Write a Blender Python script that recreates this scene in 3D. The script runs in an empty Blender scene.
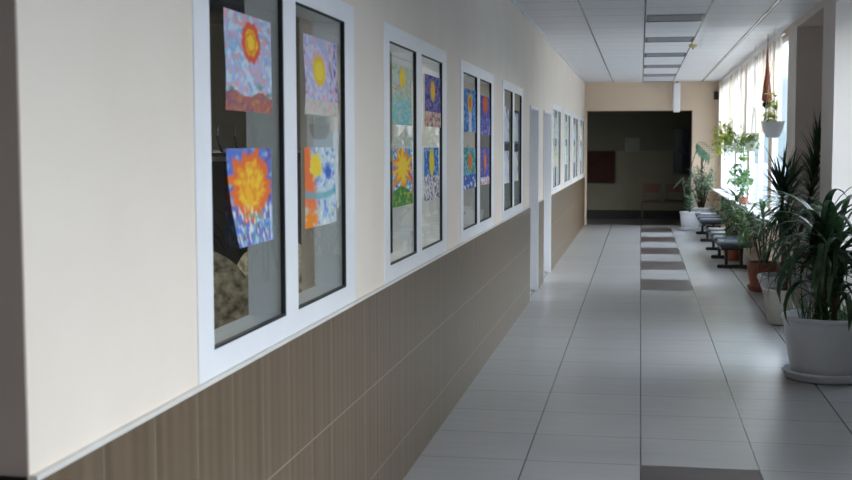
import bpy, math, random
from mathutils import Vector, noise
random.seed(7)
sc = bpy.context.scene
col = sc.collection
PI = math.pi

# ---------------------------------------------------------------- mesh helpers
class MB:
    def __init__(s, lim=None): s.v = []; s.f = []; s.m = []; s.lim = lim
    def quad(s, a, b, c, d, mi=0):
        n = len(s.v); s.v += [a, b, c, d]; s.f.append((n, n+1, n+2, n+3)); s.m.append(mi)
    def box(s, x0, x1, y0, y1, z0, z1, mi=0):
        n = len(s.v)
        s.v += [(x0,y0,z0),(x1,y0,z0),(x1,y1,z0),(x0,y1,z0),(x0,y0,z1),(x1,y0,z1),(x1,y1,z1),(x0,y1,z1)]
        for f in ((0,3,2,1),(4,5,6,7),(0,1,5,4),(1,2,6,5),(2,3,7,6),(3,0,4,7)):
            s.f.append(tuple(n+i for i in f)); s.m.append(mi)
        return s
    def cbox(s, x0, x1, y0, y1, z0, z1, b=0.02, mi=0):
        """box whose vertical and horizontal edges are chamfered by b"""
        n = len(s.v)
        rings = [(z0, b), (z0+b, 0), (z1-b, 0), (z1, b)]
        for z, i in rings:
            X0, X1, Y0, Y1 = x0+i, x1-i, y0+i, y1-i
            s.v += [(X0+b,Y0,z),(X1-b,Y0,z),(X1,Y0+b,z),(X1,Y1-b,z),(X1-b,Y1,z),(X0+b,Y1,z),(X0,Y1-b,z),(X0,Y0+b,z)]
        for r in range(3):
            for k in range(8):
                a = n+r*8+k; c = n+r*8+(k+1) % 8
                s.f.append((a, c, c+8, a+8)); s.m.append(mi)
        s.f.append(tuple(n+7-k for k in range(8))); s.m.append(mi)
        s.f.append(tuple(n+24+k for k in range(8))); s.m.append(mi)
        return s
    def lathe(s, prof, c=(0,0,0), seg=32, mi=0):
        n = len(s.v); cx, cy, cz = c
        for r, z in prof:
            for k in range(seg):
                a = 2*PI*k/seg; s.v.append((cx+r*math.cos(a), cy+r*math.sin(a), cz+z))
        for j in range(len(prof)-1):
            for k in range(seg):
                a = n+j*seg+k; b = n+j*seg+(k+1) % seg
                s.f.append((a, b, b+seg, a+seg)); s.m.append(mi)
        if prof[0][0] > 1e-4: s.f.append(tuple(n+seg-1-k for k in range(seg))); s.m.append(mi)
        m = n+(len(prof)-1)*seg
        if prof[-1][0] > 1e-4: s.f.append(tuple(m+k for k in range(seg))); s.m.append(mi)
        return s
    def tube(s, pts, r, seg=8, r2=None, mi=0):
        pts = [Vector(p) for p in pts]; n = len(s.v); N = len(pts)
        for i, p in enumerate(pts):
            t = (pts[min(i+1, N-1)]-pts[max(i-1, 0)]).normalized()
            up = Vector((0,0,1)) if abs(t.z) < .9 else Vector((1,0,0))
            u = t.cross(up).normalized(); w = t.cross(u)
            rr = r if r2 is None else r+(r2-r)*i/(N-1)
            for k in range(seg):
                a = 2*PI*k/seg; s.v.append(tuple(p+u*(rr*math.cos(a))+w*(rr*math.sin(a))))
        for i in range(N-1):
            for k in range(seg):
                a = n+i*seg+k; b = n+i*seg+(k+1) % seg
                s.f.append((a, a+seg, b+seg, b)); s.m.append(mi)
        s.f.append(tuple(n+k for k in range(seg))); s.m.append(mi)
        s.f.append(tuple(n+(N-1)*seg+seg-1-k for k in range(seg))); s.m.append(mi)
        return s
    def strap(s, p, az, L, w, el, droop, seg=9, mi=0, fold=.25, twist=0):
        """long arching leaf: starts at elevation el and bends down by droop over its length"""
        p = Vector(p); n = len(s.v); dl = L/seg
        for i in range(seg+1):
            t = i/seg; e = el-droop*t**1.3; a = az+twist*t
            h = Vector((math.cos(a), math.sin(a), 0)); d = h*math.cos(e)+Vector((0,0,math.sin(e)))
            side = Vector((-math.sin(a), math.cos(a), 0)); nn = d.cross(side)
            ww = w*.5*max(.04, min(1, .45+t*3)*(1-t**2.6))
            s.v += [tuple(p-side*ww-nn*ww*fold), tuple(p), tuple(p+side*ww-nn*ww*fold)]
            p = p+d*dl
        for i in range(seg):
            for k in (0, 1):
                a = n+i*3+k; s.f.append((a, a+1, a+4, a+3)); s.m.append(mi)
    def leaf(s, p, d, L, w, mi=0):
        """oval leaf, folded on its midrib, with a bent tip"""
        p = Vector(p); d = Vector(d).normalized()
        side = d.cross(Vector((0,0,1)))
        if side.length < .05: side = Vector((1,0,0))
        side.normalize(); up = side.cross(d); n = len(s.v)
        for t, k in ((0,.0),(.25,.85),(.55,1),(.82,.6)):
            c = p+d*(L*t)-Vector((0,0,L*.28*t*t))
            s.v += [tuple(c-side*(w*.5*k)+up*(w*.16*k)), tuple(c), tuple(c+side*(w*.5*k)+up*(w*.16*k))]
        s.v.append(tuple(p+d*L-Vector((0,0,L*.34))))
        for i in range(3):
            for k in (0, 1):
                a = n+i*3+k; s.f.append((a, a+1, a+4, a+3)); s.m.append(mi)
        s.f.append((n+9, n+10, n+12)); s.m.append(mi); s.f.append((n+10, n+11, n+12)); s.m.append(mi)
    def build(s, name, mats, parent=None, smooth=False):
        if s.lim:
            x0, x1, y0, y1 = s.lim
            s.v = [(min(x1+.02*math.tanh((v[0]-x1)/.2), v[0]) if v[0] > x1 else max(x0, v[0]), min(y1, max(y0, v[1])), v[2]) for v in s.v]
        me = bpy.data.meshes.new(name); me.from_pydata(s.v, [], s.f)
        mats = mats if isinstance(mats, (list, tuple)) else [mats]
        for m in mats: me.materials.append(m)
        me.polygons.foreach_set('material_index', s.m)
        if smooth: me.polygons.foreach_set('use_smooth', [True]*len(s.f))
        me.update()
        if smooth == 'auto':
            me.set_sharp_from_angle(angle=math.radians(40))
        o = bpy.data.objects.new(name, me); col.objects.link(o)
        if parent: o.parent = parent
        return o

def tag(o, label=None, cat=None, group=None, kind=None):
    if label: o['label'] = label
    if cat: o['category'] = cat
    if group: o['group'] = group
    if kind: o['kind'] = kind
    return o
def thing(name, label, cat, loc=(0,0,0), group=None):
    o = bpy.data.objects.new(name, None); col.objects.link(o); o.location = loc
    o.empty_display_size = .1
    return tag(o, label, cat, group)
def room(name):
    o = bpy.data.objects.new(name, None); col.objects.link(o); o['kind'] = 'structure'; return o
def struct(name, mb, m, parent=None, smooth=False):
    o = mb.build(name, m, parent, smooth)
    if not parent: o['kind'] = 'structure'
    return o

# ---------------------------------------------------------------- materials
def nodes(name):
    m = bpy.data.materials.new(name); m.use_nodes = True
    nt = m.node_tree; nt.nodes.clear()
    out = nt.nodes.new('ShaderNodeOutputMaterial')
    return m, nt, out
def N(nt, t, **k):
    n = nt.nodes.new(t)
    for a, b in k.items():
        if a.startswith('_'): n.inputs[a[1:]].default_value = b
        else: setattr(n, a, b)
    return n
def rgb(*c):
    """sRGB 0-255 to linear"""
    return tuple(((x/255)/12.92 if x/255 <= .04045 else ((x/255+.055)/1.055)**2.4) for x in c)+(1,)
def pbr(name, c1, c2=None, rough=.5, scale=8, metal=0, spec=.5, bump=0, bscale=60, stretch=(1,1,1), coat=0):
    m, nt, out = nodes(name)
    b = N(nt, 'ShaderNodeBsdfPrincipled', _Roughness=rough, _Metallic=metal)
    b.inputs['Specular IOR Level'].default_value = spec
    b.inputs['Coat Weight'].default_value = coat
    nt.links.new(b.outputs[0], out.inputs[0])
    tc = N(nt, 'ShaderNodeTexCoord'); mp = N(nt, 'ShaderNodeMapping'); mp.inputs['Scale'].default_value = stretch
    nt.links.new(tc.outputs['Object'], mp.inputs[0])
    nz = N(nt, 'ShaderNodeTexNoise', _Scale=scale, _Detail=4.0)
    nt.links.new(mp.outputs[0], nz.inputs['Vector'])
    r = N(nt, 'ShaderNodeValToRGB'); r.color_ramp.elements[0].position = .3; r.color_ramp.elements[1].position = .7
    r.color_ramp.elements[0].color = c1; r.color_ramp.elements[1].color = c2 or c1
    nt.links.new(nz.outputs['Fac'], r.inputs[0]); nt.links.new(r.outputs[0], b.inputs['Base Color'])
    if bump:
        n2 = N(nt, 'ShaderNodeTexNoise', _Scale=bscale, _Detail=3.0); nt.links.new(mp.outputs[0], n2.inputs['Vector'])
        bp = N(nt, 'ShaderNodeBump', _Strength=bump, _Distance=.01); nt.links.new(n2.outputs['Fac'], bp.inputs['Height'])
        nt.links.new(bp.outputs[0], b.inputs['Normal'])
    return m
def leafmat(name, c1, c2, trans=.35, rough=.4):
    m, nt, out = nodes(name)
    tc = N(nt, 'ShaderNodeTexCoord'); nz = N(nt, 'ShaderNodeTexNoise', _Scale=9.0, _Detail=3.0)
    nt.links.new(tc.outputs['Object'], nz.inputs['Vector'])
    r = N(nt, 'ShaderNodeValToRGB'); r.color_ramp.elements[0].position = .35; r.color_ramp.elements[1].position = .65
    r.color_ramp.elements[0].color = c1; r.color_ramp.elements[1].color = c2
    nt.links.new(nz.outputs['Fac'], r.inputs[0])
    b = N(nt, 'ShaderNodeBsdfPrincipled', _Roughness=rough); nt.links.new(r.outputs[0], b.inputs['Base Color'])
    t = N(nt, 'ShaderNodeBsdfTranslucent'); nt.links.new(r.outputs[0], t.inputs[0])
    mx = N(nt, 'ShaderNodeMixShader', _Fac=trans)
    nt.links.new(b.outputs[0], mx.inputs[1]); nt.links.new(t.outputs[0], mx.inputs[2]); nt.links.new(mx.outputs[0], out.inputs[0])
    return m
def math_(nt, op, a, b=None):
    n = N(nt, 'ShaderNodeMath', operation=op)
    for i, x in enumerate((a, b)):
        if x is None: continue
        if hasattr(x, 'is_linked'): nt.links.new(x, n.inputs[i])
        else: n.inputs[i].default_value = x
    return n.outputs[0]
def grid_line(nt, coord, x0, pitch, half):
    """1 on grid lines x0+k*pitch, else 0"""
    t = math_(nt, 'DIVIDE', math_(nt, 'SUBTRACT', coord, x0), pitch)
    d = math_(nt, 'MULTIPLY', math_(nt, 'ABSOLUTE', math_(nt, 'SUBTRACT', t, math_(nt, 'ROUND', t))), pitch)
    return math_(nt, 'LESS_THAN', d, half)
def tiles(name, base, alt, line, ax, ay, rough, spec=.5, cell=.12, nscale=3, stretch=(1,1,1)):
    """tile material: ax/ay = (component, origin, pitch, halfwidth, strength); per-tile tint + streaky noise"""
    m, nt, out = nodes(name)
    g = N(nt, 'ShaderNodeNewGeometry'); sp = N(nt, 'ShaderNodeSeparateXYZ'); nt.links.new(g.outputs['Position'], sp.inputs[0])
    lines = []; ids = []
    for c, x0, p, h, st in (ax, ay):
        lines.append(math_(nt, 'MULTIPLY', grid_line(nt, sp.outputs[c], x0, p, h), st))
        ids.append(math_(nt, 'FLOOR', math_(nt, 'DIVIDE', math_(nt, 'SUBTRACT', sp.outputs[c], x0), p)))
    cmb = N(nt, 'ShaderNodeCombineXYZ'); nt.links.new(ids[0], cmb.inputs[0]); nt.links.new(ids[1], cmb.inputs[1])
    wn = N(nt, 'ShaderNodeTexWhiteNoise'); nt.links.new(cmb.outputs[0], wn.inputs['Vector'])
    mp = N(nt, 'ShaderNodeMapping'); mp.inputs['Scale'].default_value = stretch; nt.links.new(g.outputs['Position'], mp.inputs[0])
    nz = N(nt, 'ShaderNodeTexNoise', _Scale=nscale, _Detail=4.0); nt.links.new(mp.outputs[0], nz.inputs['Vector'])
    f = math_(nt, 'ADD', math_(nt, 'MULTIPLY', wn.outputs['Value'], cell), math_(nt, 'MULTIPLY', nz.outputs['Fac'], 1-cell))
    mix = N(nt, 'ShaderNodeMix', data_type='RGBA'); nt.links.new(f, mix.inputs['Factor'])
    mix.inputs['A'].default_value = base; mix.inputs['B'].default_value = alt
    ln = math_(nt, 'MAXIMUM', lines[0], lines[1])
    m2 = N(nt, 'ShaderNodeMix', data_type='RGBA'); nt.links.new(ln, m2.inputs['Factor'])
    nt.links.new(mix.outputs['Result'], m2.inputs['A']); m2.inputs['B'].default_value = line
    b = N(nt, 'ShaderNodeBsdfPrincipled', _Roughness=rough); b.inputs['Specular IOR Level'].default_value = spec
    nt.links.new(m2.outputs['Result'], b.inputs['Base Color']); nt.links.new(b.outputs[0], out.inputs[0])
    return m
def dado_mat(name, c1, c2, rough=.42):
    """ceramic dado: soft vertical stripes, pale joints; stripes run along world y"""
    m, nt, out = nodes(name)
    g = N(nt, 'ShaderNodeNewGeometry'); sp = N(nt, 'ShaderNodeSeparateXYZ'); nt.links.new(g.outputs['Position'], sp.inputs[0])
    cm = N(nt, 'ShaderNodeCombineXYZ'); nt.links.new(math_(nt, 'ADD', sp.outputs['Y'], sp.outputs['X']), cm.inputs[0])
    nz = N(nt, 'ShaderNodeTexNoise', noise_dimensions='1D', _Scale=11.0, _Detail=2.0)
    nt.links.new(math_(nt, 'ADD', sp.outputs['Y'], sp.outputs['X']), nz.inputs['W'])
    wv = math_(nt, 'MULTIPLY', math_(nt, 'SINE', math_(nt, 'MULTIPLY', sp.outputs['Y'], 2*PI/.0713)), .16)
    f = math_(nt, 'ADD', math_(nt, 'ADD', math_(nt, 'MULTIPLY', math_(nt, 'SUBTRACT', nz.outputs['Fac'], .5), .9), .5), wv)
    mix = N(nt, 'ShaderNodeMix', data_type='RGBA'); mix.clamp_factor = True; nt.links.new(f, mix.inputs['Factor'])
    mix.inputs['A'].default_value = c1; mix.inputs['B'].default_value = c2
    l1 = math_(nt, 'MULTIPLY', grid_line(nt, sp.outputs['Y'], 2.454, .285, .0022), .35)
    l2 = math_(nt, 'MULTIPLY', grid_line(nt, sp.outputs['Z'], .2, .405, .0022), .6)
    m2 = N(nt, 'ShaderNodeMix', data_type='RGBA'); nt.links.new(math_(nt, 'MAXIMUM', l1, l2), m2.inputs['Factor'])
    nt.links.new(mix.outputs['Result'], m2.inputs['A']); m2.inputs['B'].default_value = rgb(176,166,152)
    b = N(nt, 'ShaderNodeBsdfPrincipled', _Roughness=rough); b.inputs['Specular IOR Level'].default_value = .35
    nt.links.new(m2.outputs['Result'], b.inputs['Base Color']); nt.links.new(b.outputs[0], out.inputs[0])
    return m
def glass(name, f0, tint, k=1.0):
    """thin pane: straight-through tinted transmission plus mirror reflection that grows at grazing angles"""
    m, nt, out = nodes(name)
    lw = N(nt, 'ShaderNodeLayerWeight', _Blend=.5)
    p5 = math_(nt, 'POWER', lw.outputs['Facing'], 5.0)
    fac = math_(nt, 'ADD', math_(nt, 'MULTIPLY', p5, (1-f0)*k), f0)
    t = N(nt, 'ShaderNodeBsdfTransparent'); t.inputs[0].default_value = tint
    gl = N(nt, 'ShaderNodeBsdfGlossy', _Roughness=.0)
    mx = N(nt, 'ShaderNodeMixShader'); nt.links.new(fac, mx.inputs[0])
    nt.links.new(t.outputs[0], mx.inputs[1]); nt.links.new(gl.outputs[0], mx.inputs[2]); nt.links.new(mx.outputs[0], out.inputs[0])
    return m
def cloth(name, c, trans, clear=0.0):
    """thin curtain fabric with vertical stripes along y"""
    m, nt, out = nodes(name)
    d = N(nt, 'ShaderNodeBsdfDiffuse'); t = N(nt, 'ShaderNodeBsdfTranslucent')
    g = N(nt, 'ShaderNodeNewGeometry'); sp = N(nt, 'ShaderNodeSeparateXYZ'); nt.links.new(g.outputs['Position'], sp.inputs[0])
    nz = N(nt, 'ShaderNodeTexNoise', noise_dimensions='1D', _Scale=3.2, _Detail=1.0); nt.links.new(sp.outputs['Y'], nz.inputs['W'])
    r = N(nt, 'ShaderNodeValToRGB'); r.color_ramp.elements[0].position = .42; r.color_ramp.elements[1].position = .56
    r.color_ramp.elements[0].color = c[0]; r.color_ramp.elements[1].color = c[1]
    nt.links.new(nz.outputs['Fac'], r.inputs[0])
    nt.links.new(r.outputs[0], d.inputs[0]); nt.links.new(r.outputs[0], t.inputs[0])
    mx = N(nt, 'ShaderNodeMixShader', _Fac=trans); nt.links.new(d.outputs[0], mx.inputs[1]); nt.links.new(t.outputs[0], mx.inputs[2])
    tr = N(nt, 'ShaderNodeBsdfTransparent'); m2 = N(nt, 'ShaderNodeMixShader', _Fac=clear)
    nt.links.new(mx.outputs[0], m2.inputs[1]); nt.links.new(tr.outputs[0], m2.inputs[2]); nt.links.new(m2.outputs[0], out.inputs[0])
    return m
def paper(name):
    m, nt, out = nodes(name)
    a = N(nt, 'ShaderNodeVertexColor'); a.layer_name = 'paint'
    b = N(nt, 'ShaderNodeBsdfPrincipled', _Roughness=.75); nt.links.new(a.outputs[0], b.inputs['Base Color'])
    t = N(nt, 'ShaderNodeBsdfTranslucent'); nt.links.new(a.outputs[0], t.inputs[0])
    mx = N(nt, 'ShaderNodeMixShader', _Fac=.15); nt.links.new(b.outputs[0], mx.inputs[1]); nt.links.new(t.outputs[0], mx.inputs[2])
    nt.links.new(mx.outputs[0], out.inputs[0]); return m

M_wall = pbr('cream_paint', rgb(238,225,211), rgb(232,218,203), .55, 2, bump=.03)
M_wallend = pbr('beige_paint', rgb(220,198,174), rgb(214,192,168), .6, 2)
M_pier = pbr('pier_paint', rgb(214,204,195), rgb(206,196,188), .6, 2)
M_hall = pbr('hall_dimmed_paint', rgb(72,67,56), rgb(66,62,52), .6, 2, spec=.1)  # the unlit hall's dimness is put into this wall colour
M_halllow = pbr('hall_low_dimmed_paint', rgb(86,81,67), rgb(80,75,62), .6, 2, spec=.1)  # lower wall band, darkened in colour for the dim hall too
M_dark = pbr('dark_skirting', rgb(26,25,24), rgb(34,32,30), .6, 5, spec=.1)
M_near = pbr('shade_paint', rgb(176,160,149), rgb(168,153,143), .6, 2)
M_white = pbr('white_upvc', rgb(240,240,242), rgb(234,234,238), .35, 3)
M_gask = pbr('black_gasket', rgb(20,22,26), rgb(30,32,36), .5, 10)
M_trim = pbr('white_trim', rgb(225,220,214), rgb(216,211,205), .4, 4)
M_dado = dado_mat('brown_stripe_tile', rgb(86,69,50), rgb(113,96,76))
M_floor = tiles('pale_floor_tile', rgb(167,165,164), rgb(184,181,179), rgb(40,38,40),
                ('X', .0186, .6, .0042, .95), ('Y', 6.3174, .6, .0035, .5), .27, .42, .25, 2.2, (1, 6, 1))
M_brown = tiles('brown_floor_tile', rgb(66,55,53), rgb(92,79,76), rgb(40,36,36),
                ('X', .0186, .6, .004, .9), ('Y', 6.3174, .6, .0025, .4), .38, .3, .2, 14, (1, 3, 1))
M_ceil = tiles('white_ceiling_panel', rgb(224,224,228), rgb(232,232,236), rgb(120,120,128),
               ('X', .03, .605, .009, .75), ('Y', 12.6, .645, .010, .6), .45, .4, .3, 2)
M_bar = pbr('ceiling_rail_metal', rgb(190,190,195), rgb(180,180,186), .25, 4, metal=.9)
M_rail_highlight = pbr('rail_highlight_metal', rgb(232,232,236), rgb(226,226,230), .18, 4, metal=.9)  # paler rail metal: the bright reflection is helped along by its colour
M_hpot = leafmat('thin_white_plastic', rgb(236,236,236), rgb(228,228,230), .5)
M_lamp = pbr('grey_diffuser', rgb(120,124,134), rgb(132,136,146), .4, 30)
M_gin = glass('interior_glass', .05, (.78, .83, .81, 1), .6)
M_gout = glass('exterior_glass', .03, (.95, .97, .98, 1), .12)
M_curt = cloth('curtain_fabric', (rgb(216,190,160), rgb(246,240,232)), .42, .12)
M_paper = paper('painted_paper')
M_pot = pbr('white_plastic', rgb(206,207,210), rgb(196,197,202), .35, 4)
M_pot2 = pbr('grey_white_plastic', rgb(196,190,176), rgb(182,176,162), .4, 4)
M_terra = pbr('terracotta', rgb(148,76,50), rgb(126,62,42), .6, 6)
M_soil = pbr('soil', rgb(52,40,32), rgb(34,26,22), .9, 30, bump=.6)
M_bark = pbr('bark', rgb(104,86,66), rgb(74,60,46), .8, 20, bump=.4, stretch=(1,1,.3))
M_black = pbr('black_metal', rgb(20,20,22), rgb(28,28,30), .4, 10)
M_vinyl = pbr('slate_vinyl', rgb(74,78,90), rgb(62,66,78), .4, 12)
M_wood = pbr('brown_wood', rgb(84,52,36), rgb(66,42,30), .6, 6, spec=.2, stretch=(8,1,1))
M_board = pbr('brown_board', rgb(44,24,16), rgb(36,20,13), .7, 6, spec=.05)
M_red = pbr('red_brown_cord', rgb(150,84,62), rgb(118,62,46), .8, 30, bump=.4)
M_l_dark = leafmat('dark_leaf', rgb(22,44,26), rgb(44,74,40), .2)
M_l_strap = leafmat('strap_leaf', rgb(26,50,32), rgb(62,92,56), .2, .35)
M_l_mid = leafmat('mid_leaf', rgb(48,84,40), rgb(86,122,58), .35)
M_l_pale = leafmat('pale_leaf', rgb(96,128,60), rgb(150,168,84), .5)
M_l_yel = leafmat('yellow_leaf', rgb(140,156,66), rgb(196,190,96), .55)
M_l_blue = leafmat('blue_green_leaf', rgb(62,92,74), rgb(108,136,108), .35)
M_steel = pbr('steel', rgb(150,150,152), rgb(138,138,142), .3, 10, metal=.9)
M_wick = pbr('patterned_cloth', rgb(70,60,46), rgb(214,204,178), .8, 30)
M_room = pbr('room_paint', rgb(186,180,158), rgb(178,172,150), .7, 2)
M_roomlow = pbr('room_panel', rgb(60,58,54), rgb(48,46,44), .6, 3)
M_roomfl = pbr('room_floor', rgb(92,80,70), rgb(80,70,62), .5, 4)

# ---------------------------------------------------------------- measures
LW, RW, CH, YE, Y0 = -1.162, 1.61, 2.976, 25.785, 2.15
X0 = .0186; T = .6; YR = 6.3174

# ---------------------------------------------------------------- floor and ceiling
mb = MB()
for n in range(-18, 37):
    ya, yb = YR+n*T, YR+(n+1)*T
    for k in range(-7, 5):
        xa, xb = X0+k*T, X0+(k+1)*T
        brown = k == 0 and (n in (-2, -1) or (13 <= n <= 30 and (n-13) % 4 < 2))
        mb.quad((xa,ya,0), (xb,ya,0), (xb,yb,0), (xa,yb,0), 1 if brown else 0)
struct('floor', mb, [M_floor, M_brown])
mb = MB()
mb.box(-4.2, RW, -4.2, YE, CH, CH+.08, 0)
for k, x in enumerate((-.575, .03, .635, 1.213)):
    if k == 3: mb.tube([(x, -4, CH-.002), (x, YE-.02, CH-.002)], .013, 10, None, 2)
    else: mb.box(x-.006, x+.006, -4, YE-.02, CH-.007, CH, 1)
mb.box(LW, LW+.025, Y0, YE, CH-.02, CH, 0)
struct('ceiling', mb, [M_ceil, M_bar, M_rail_highlight])

# ---------------------------------------------------------------- left wall with openings
WX0 = -1.36
win_start = [3.185, 5.60, 8.01, 10.47, 16.42, 18.86, 21.30, 23.74]
doors = [(12.95, 13.93), (14.78, 15.95)]
holes = [(s-.05, s+1.60, 1.03, 2.20) for s in win_start]+[(a, b, 0, 2.09) for a, b in doors]
holes.sort()
mb = MB(); y = Y0
for a, b, z0, z1 in holes:
    mb.box(WX0, LW, y, a, 0, CH)
    if z0 > 0: mb.box(WX0, LW, a, b, 0, z0)
    mb.box(WX0, LW, a, b, z1, CH); y = b
mb.box(WX0, LW, y, YE, 0, CH)
struct('wall_left', mb, M_wall)
# near face of the wall end, in the shade
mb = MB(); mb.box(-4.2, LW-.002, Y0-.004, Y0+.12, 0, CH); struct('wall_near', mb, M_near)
# tiled dado with its white cap strip
mb = MB(); segs = [(Y0, 12.95), (13.93, 14.78), (15.95, YE)]
for a, b in segs: mb.box(LW, LW+.012, a, b, 0, 1.01)
struct('trim_1', mb, M_dado)
mb = MB()
for a, b in segs: mb.box(LW, LW+.016, a, b, 1.01, 1.021)
mb.box(LW-.002, LW+.014, Y0-.016, Y0+.004, 0, 1.01)
struct('trim_2', mb, M_trim)
mb = MB(); mb.box(-4.2, LW-.002, Y0-.016, Y0-.004, 0, 1.02); struct('trim_3', mb, M_dark)

# interior windows of the left wall
def interior_window(n, s):
    w = room('window_%d' % n)
    ya, yb = s-.12, s+1.70; z0, z1 = 1.022, 2.225; xi, xo = -1.29, LW+.004
    pa = (s, s+.70); pb = (s+.845, s+1.545); pz = (1.095, 2.15)
    f = MB()
    f.box(xi, xo, ya, yb, z0, pz[0]); f.box(xi, xo, ya, yb, pz[1], z1)
    for a, b in ((ya, pa[0]), (pa[1], pb[0]), (pb[1], yb)): f.box(xi, xo, a, b, pz[0], pz[1])
    f.build('window_frame', M_white, w)
    g = MB(); q = .008
    for a, b in (pa, pb):
        for X in ((-1.174, -1.160),):
            g.box(X[0], X[1], a, a+q*.6, *pz); g.box(X[0], X[1], b-q*1.3, b, *pz)
            g.box(X[0], X[1], a+q*.6, b-q*1.3, pz[0], pz[0]+q); g.box(X[0], X[1], a+q*.6, b-q*1.3, pz[1]-q*.6, pz[1])
    g.build('gasket', M_gask, w)
    for a, b in (pa, pb):
        p = MB(); p.quad((-1.169,a,pz[0]), (-1.169,b,pz[0]), (-1.169,b,pz[1]), (-1.169,a,pz[1])); p.build('window_pane', M_gin, w)
for i, s in enumerate(win_start): interior_window(i+1, s)

# doorways: white lining, recessed leaf
for i, (a, b) in enumerate(doors):
    d = room('door_%d' % (i+1)); f = MB(); zt = 2.09
    f.box(WX0, LW+.014, a, a+.03, 0, zt); f.box(WX0, LW+.016, b-.035, b+.02, .02, zt); f.box(WX0, LW+.014, a+.03, b-.035, zt-.03, zt)
    f.box(-1.19, LW+.02, b-.04, b+.024, 0, .022)
    f.build('door_frame', M_white, d)
    l = MB(); l.box(-1.34, -1.30, a+.03, b-.035, .01, zt-.03)
    for z in (.25, 1.15): l.box(-1.302, -1.292, a+.15, b-.15, z, z+.7)
    l.build('door_leaf', M_white, d)
    h = MB(); h.box(-1.30, -1.285, a+.07, a+.10, .95, 1.15); h.tube([(-1.285,a+.085,1.05), (-1.25,a+.085,1.05), (-1.25,a+.19,1.05)], .009)
    h.build('door_handle', M_steel, d)

# ---------------------------------------------------------------- end wall and dark hall beyond
ox0, ox1, oz = -1.116, 1.045, 2.385
mb = MB()
mb.box(-1.6, ox0, YE, YE+.2, 0, CH); mb.box(ox1, RW+.03, YE, YE+.2, 0, CH); mb.box(ox0, ox1, YE, YE+.2, oz, CH)
struct('wall_end', mb, M_wallend)
mb = MB(); mb.box(ox1-.012, ox1, YE-.006, YE+.2, 0, oz); mb.box(ox0, ox1-.012, YE-.006, YE+.2, oz-.012, oz)
struct('trim_4', mb, pbr('brown_edge', rgb(110,78,64), rgb(96,66,54), .6))
HB = 28.0
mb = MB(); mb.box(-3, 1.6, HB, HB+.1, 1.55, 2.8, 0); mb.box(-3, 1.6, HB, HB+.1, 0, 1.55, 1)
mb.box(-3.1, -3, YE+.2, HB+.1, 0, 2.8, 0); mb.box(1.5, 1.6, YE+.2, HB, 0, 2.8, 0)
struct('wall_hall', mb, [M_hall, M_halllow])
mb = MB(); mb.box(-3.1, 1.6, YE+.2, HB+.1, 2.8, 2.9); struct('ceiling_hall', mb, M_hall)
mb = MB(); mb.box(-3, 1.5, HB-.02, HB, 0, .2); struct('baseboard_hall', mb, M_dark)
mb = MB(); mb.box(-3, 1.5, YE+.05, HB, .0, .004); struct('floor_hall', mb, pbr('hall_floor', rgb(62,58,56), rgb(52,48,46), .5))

# ---------------------------------------------------------------- right wall: far window bay, piers, niche, near window bay
FWY = [(14.15, 15.78), (16.12, 18.95), (19.2, 21.45), (21.65, 25.35)]
SZ, HZ = .78, 2.88
mb = MB()
mb.box(RW, RW+.06, 14.1, YE, 0, SZ); mb.box(RW, RW+.06, 14.1, YE, HZ, CH+.08)
ed = [14.1]+[v for ab in FWY for v in ab]+[YE]
for a, b in zip(ed[::2], ed[1::2]):
    if b-a > .005: mb.box(RW, RW+.06, a, b, SZ, HZ)
struct('wall_right', mb, M_wallend)
mb = MB(); mb.box(RW, 2.3, 13.42, 14.1, 0, CH+.08); struct('pillar_far', mb, M_pier)
mb = MB(); mb.box(RW, 2.3, 10.82, 11.52, 0, CH+.08); struct('pillar_near', mb, M_pier)
mb = MB(); mb.box(2.08, 2.3, 11.52, 13.42, 0, CH); mb.box(RW, 2.3, 11.52, 13.42, 2.90, CH+.08); struct('wall_niche', mb, M_pier)
NW = [(9.0, 10.65), (2.7, 4.7), (.6, 2.0), (-2.45, -1.2)]
mb = MB(); mb.box(2.0, 2.2, -4.2, 10.82, 0, .8); mb.box(RW, 2.2, -4.2, 10.82, 2.86, CH+.08)
ee = sorted([v for ab in NW for v in ab]); ee = [-4.2]+ee+[10.82]
for a, b in zip(ee[::2], ee[1::2]): mb.box(2.0, 2.2, a, b, .8, 2.86)
struct('wall_bay', mb, M_pier)
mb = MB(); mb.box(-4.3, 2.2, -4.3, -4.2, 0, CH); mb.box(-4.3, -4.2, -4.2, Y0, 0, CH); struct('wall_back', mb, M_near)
mb = MB(); mb.box(RW-.16, RW+.02, 14.12, YE-.005, SZ-.03, SZ); struct('trim_5', mb, M_white)

def exterior_window(n, x, a, b, z0, z1, mull):
    w = room('window_%d' % n); t = .05
    f = MB(); f.box(x, x+.05, a, b, z0, z0+t); f.box(x, x+.07, a, b, z1-t, z1)
    for y0 in [a, b-t]+[m-t/2 for m in mull]: f.box(x, x+.07, y0, y0+t, z0+t, z1-t)
    f.build('window_frame', M_white, w)
    p = MB(); p.quad((x+.012,a+t,z0+t), (x+.012,b-t,z0+t), (x+.012,b-t,z1-t), (x+.012,a+t,z1-t)); p.build('window_pane', M_gout, w)
exterior_window(9, RW+.004, 14.1505, 15.7795, SZ+.001, HZ-.001, [])
exterior_window(10, RW+.004, 16.1205, 18.9495, SZ+.001, HZ-.001, [17.5])
exterior_window(11, RW+.004, 19.2005, 21.4495, SZ+.001, HZ-.001, [20.3])
exterior_window(12, RW+.004, 21.6505, 25.3495, SZ+.001, HZ-.001, [22.9, 24.1])
for i, (a, b) in enumerate(NW): exterior_window(13+i, 2.06, a+.0005, b-.0005, .801, 2.859, [(a+b)/2])

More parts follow.
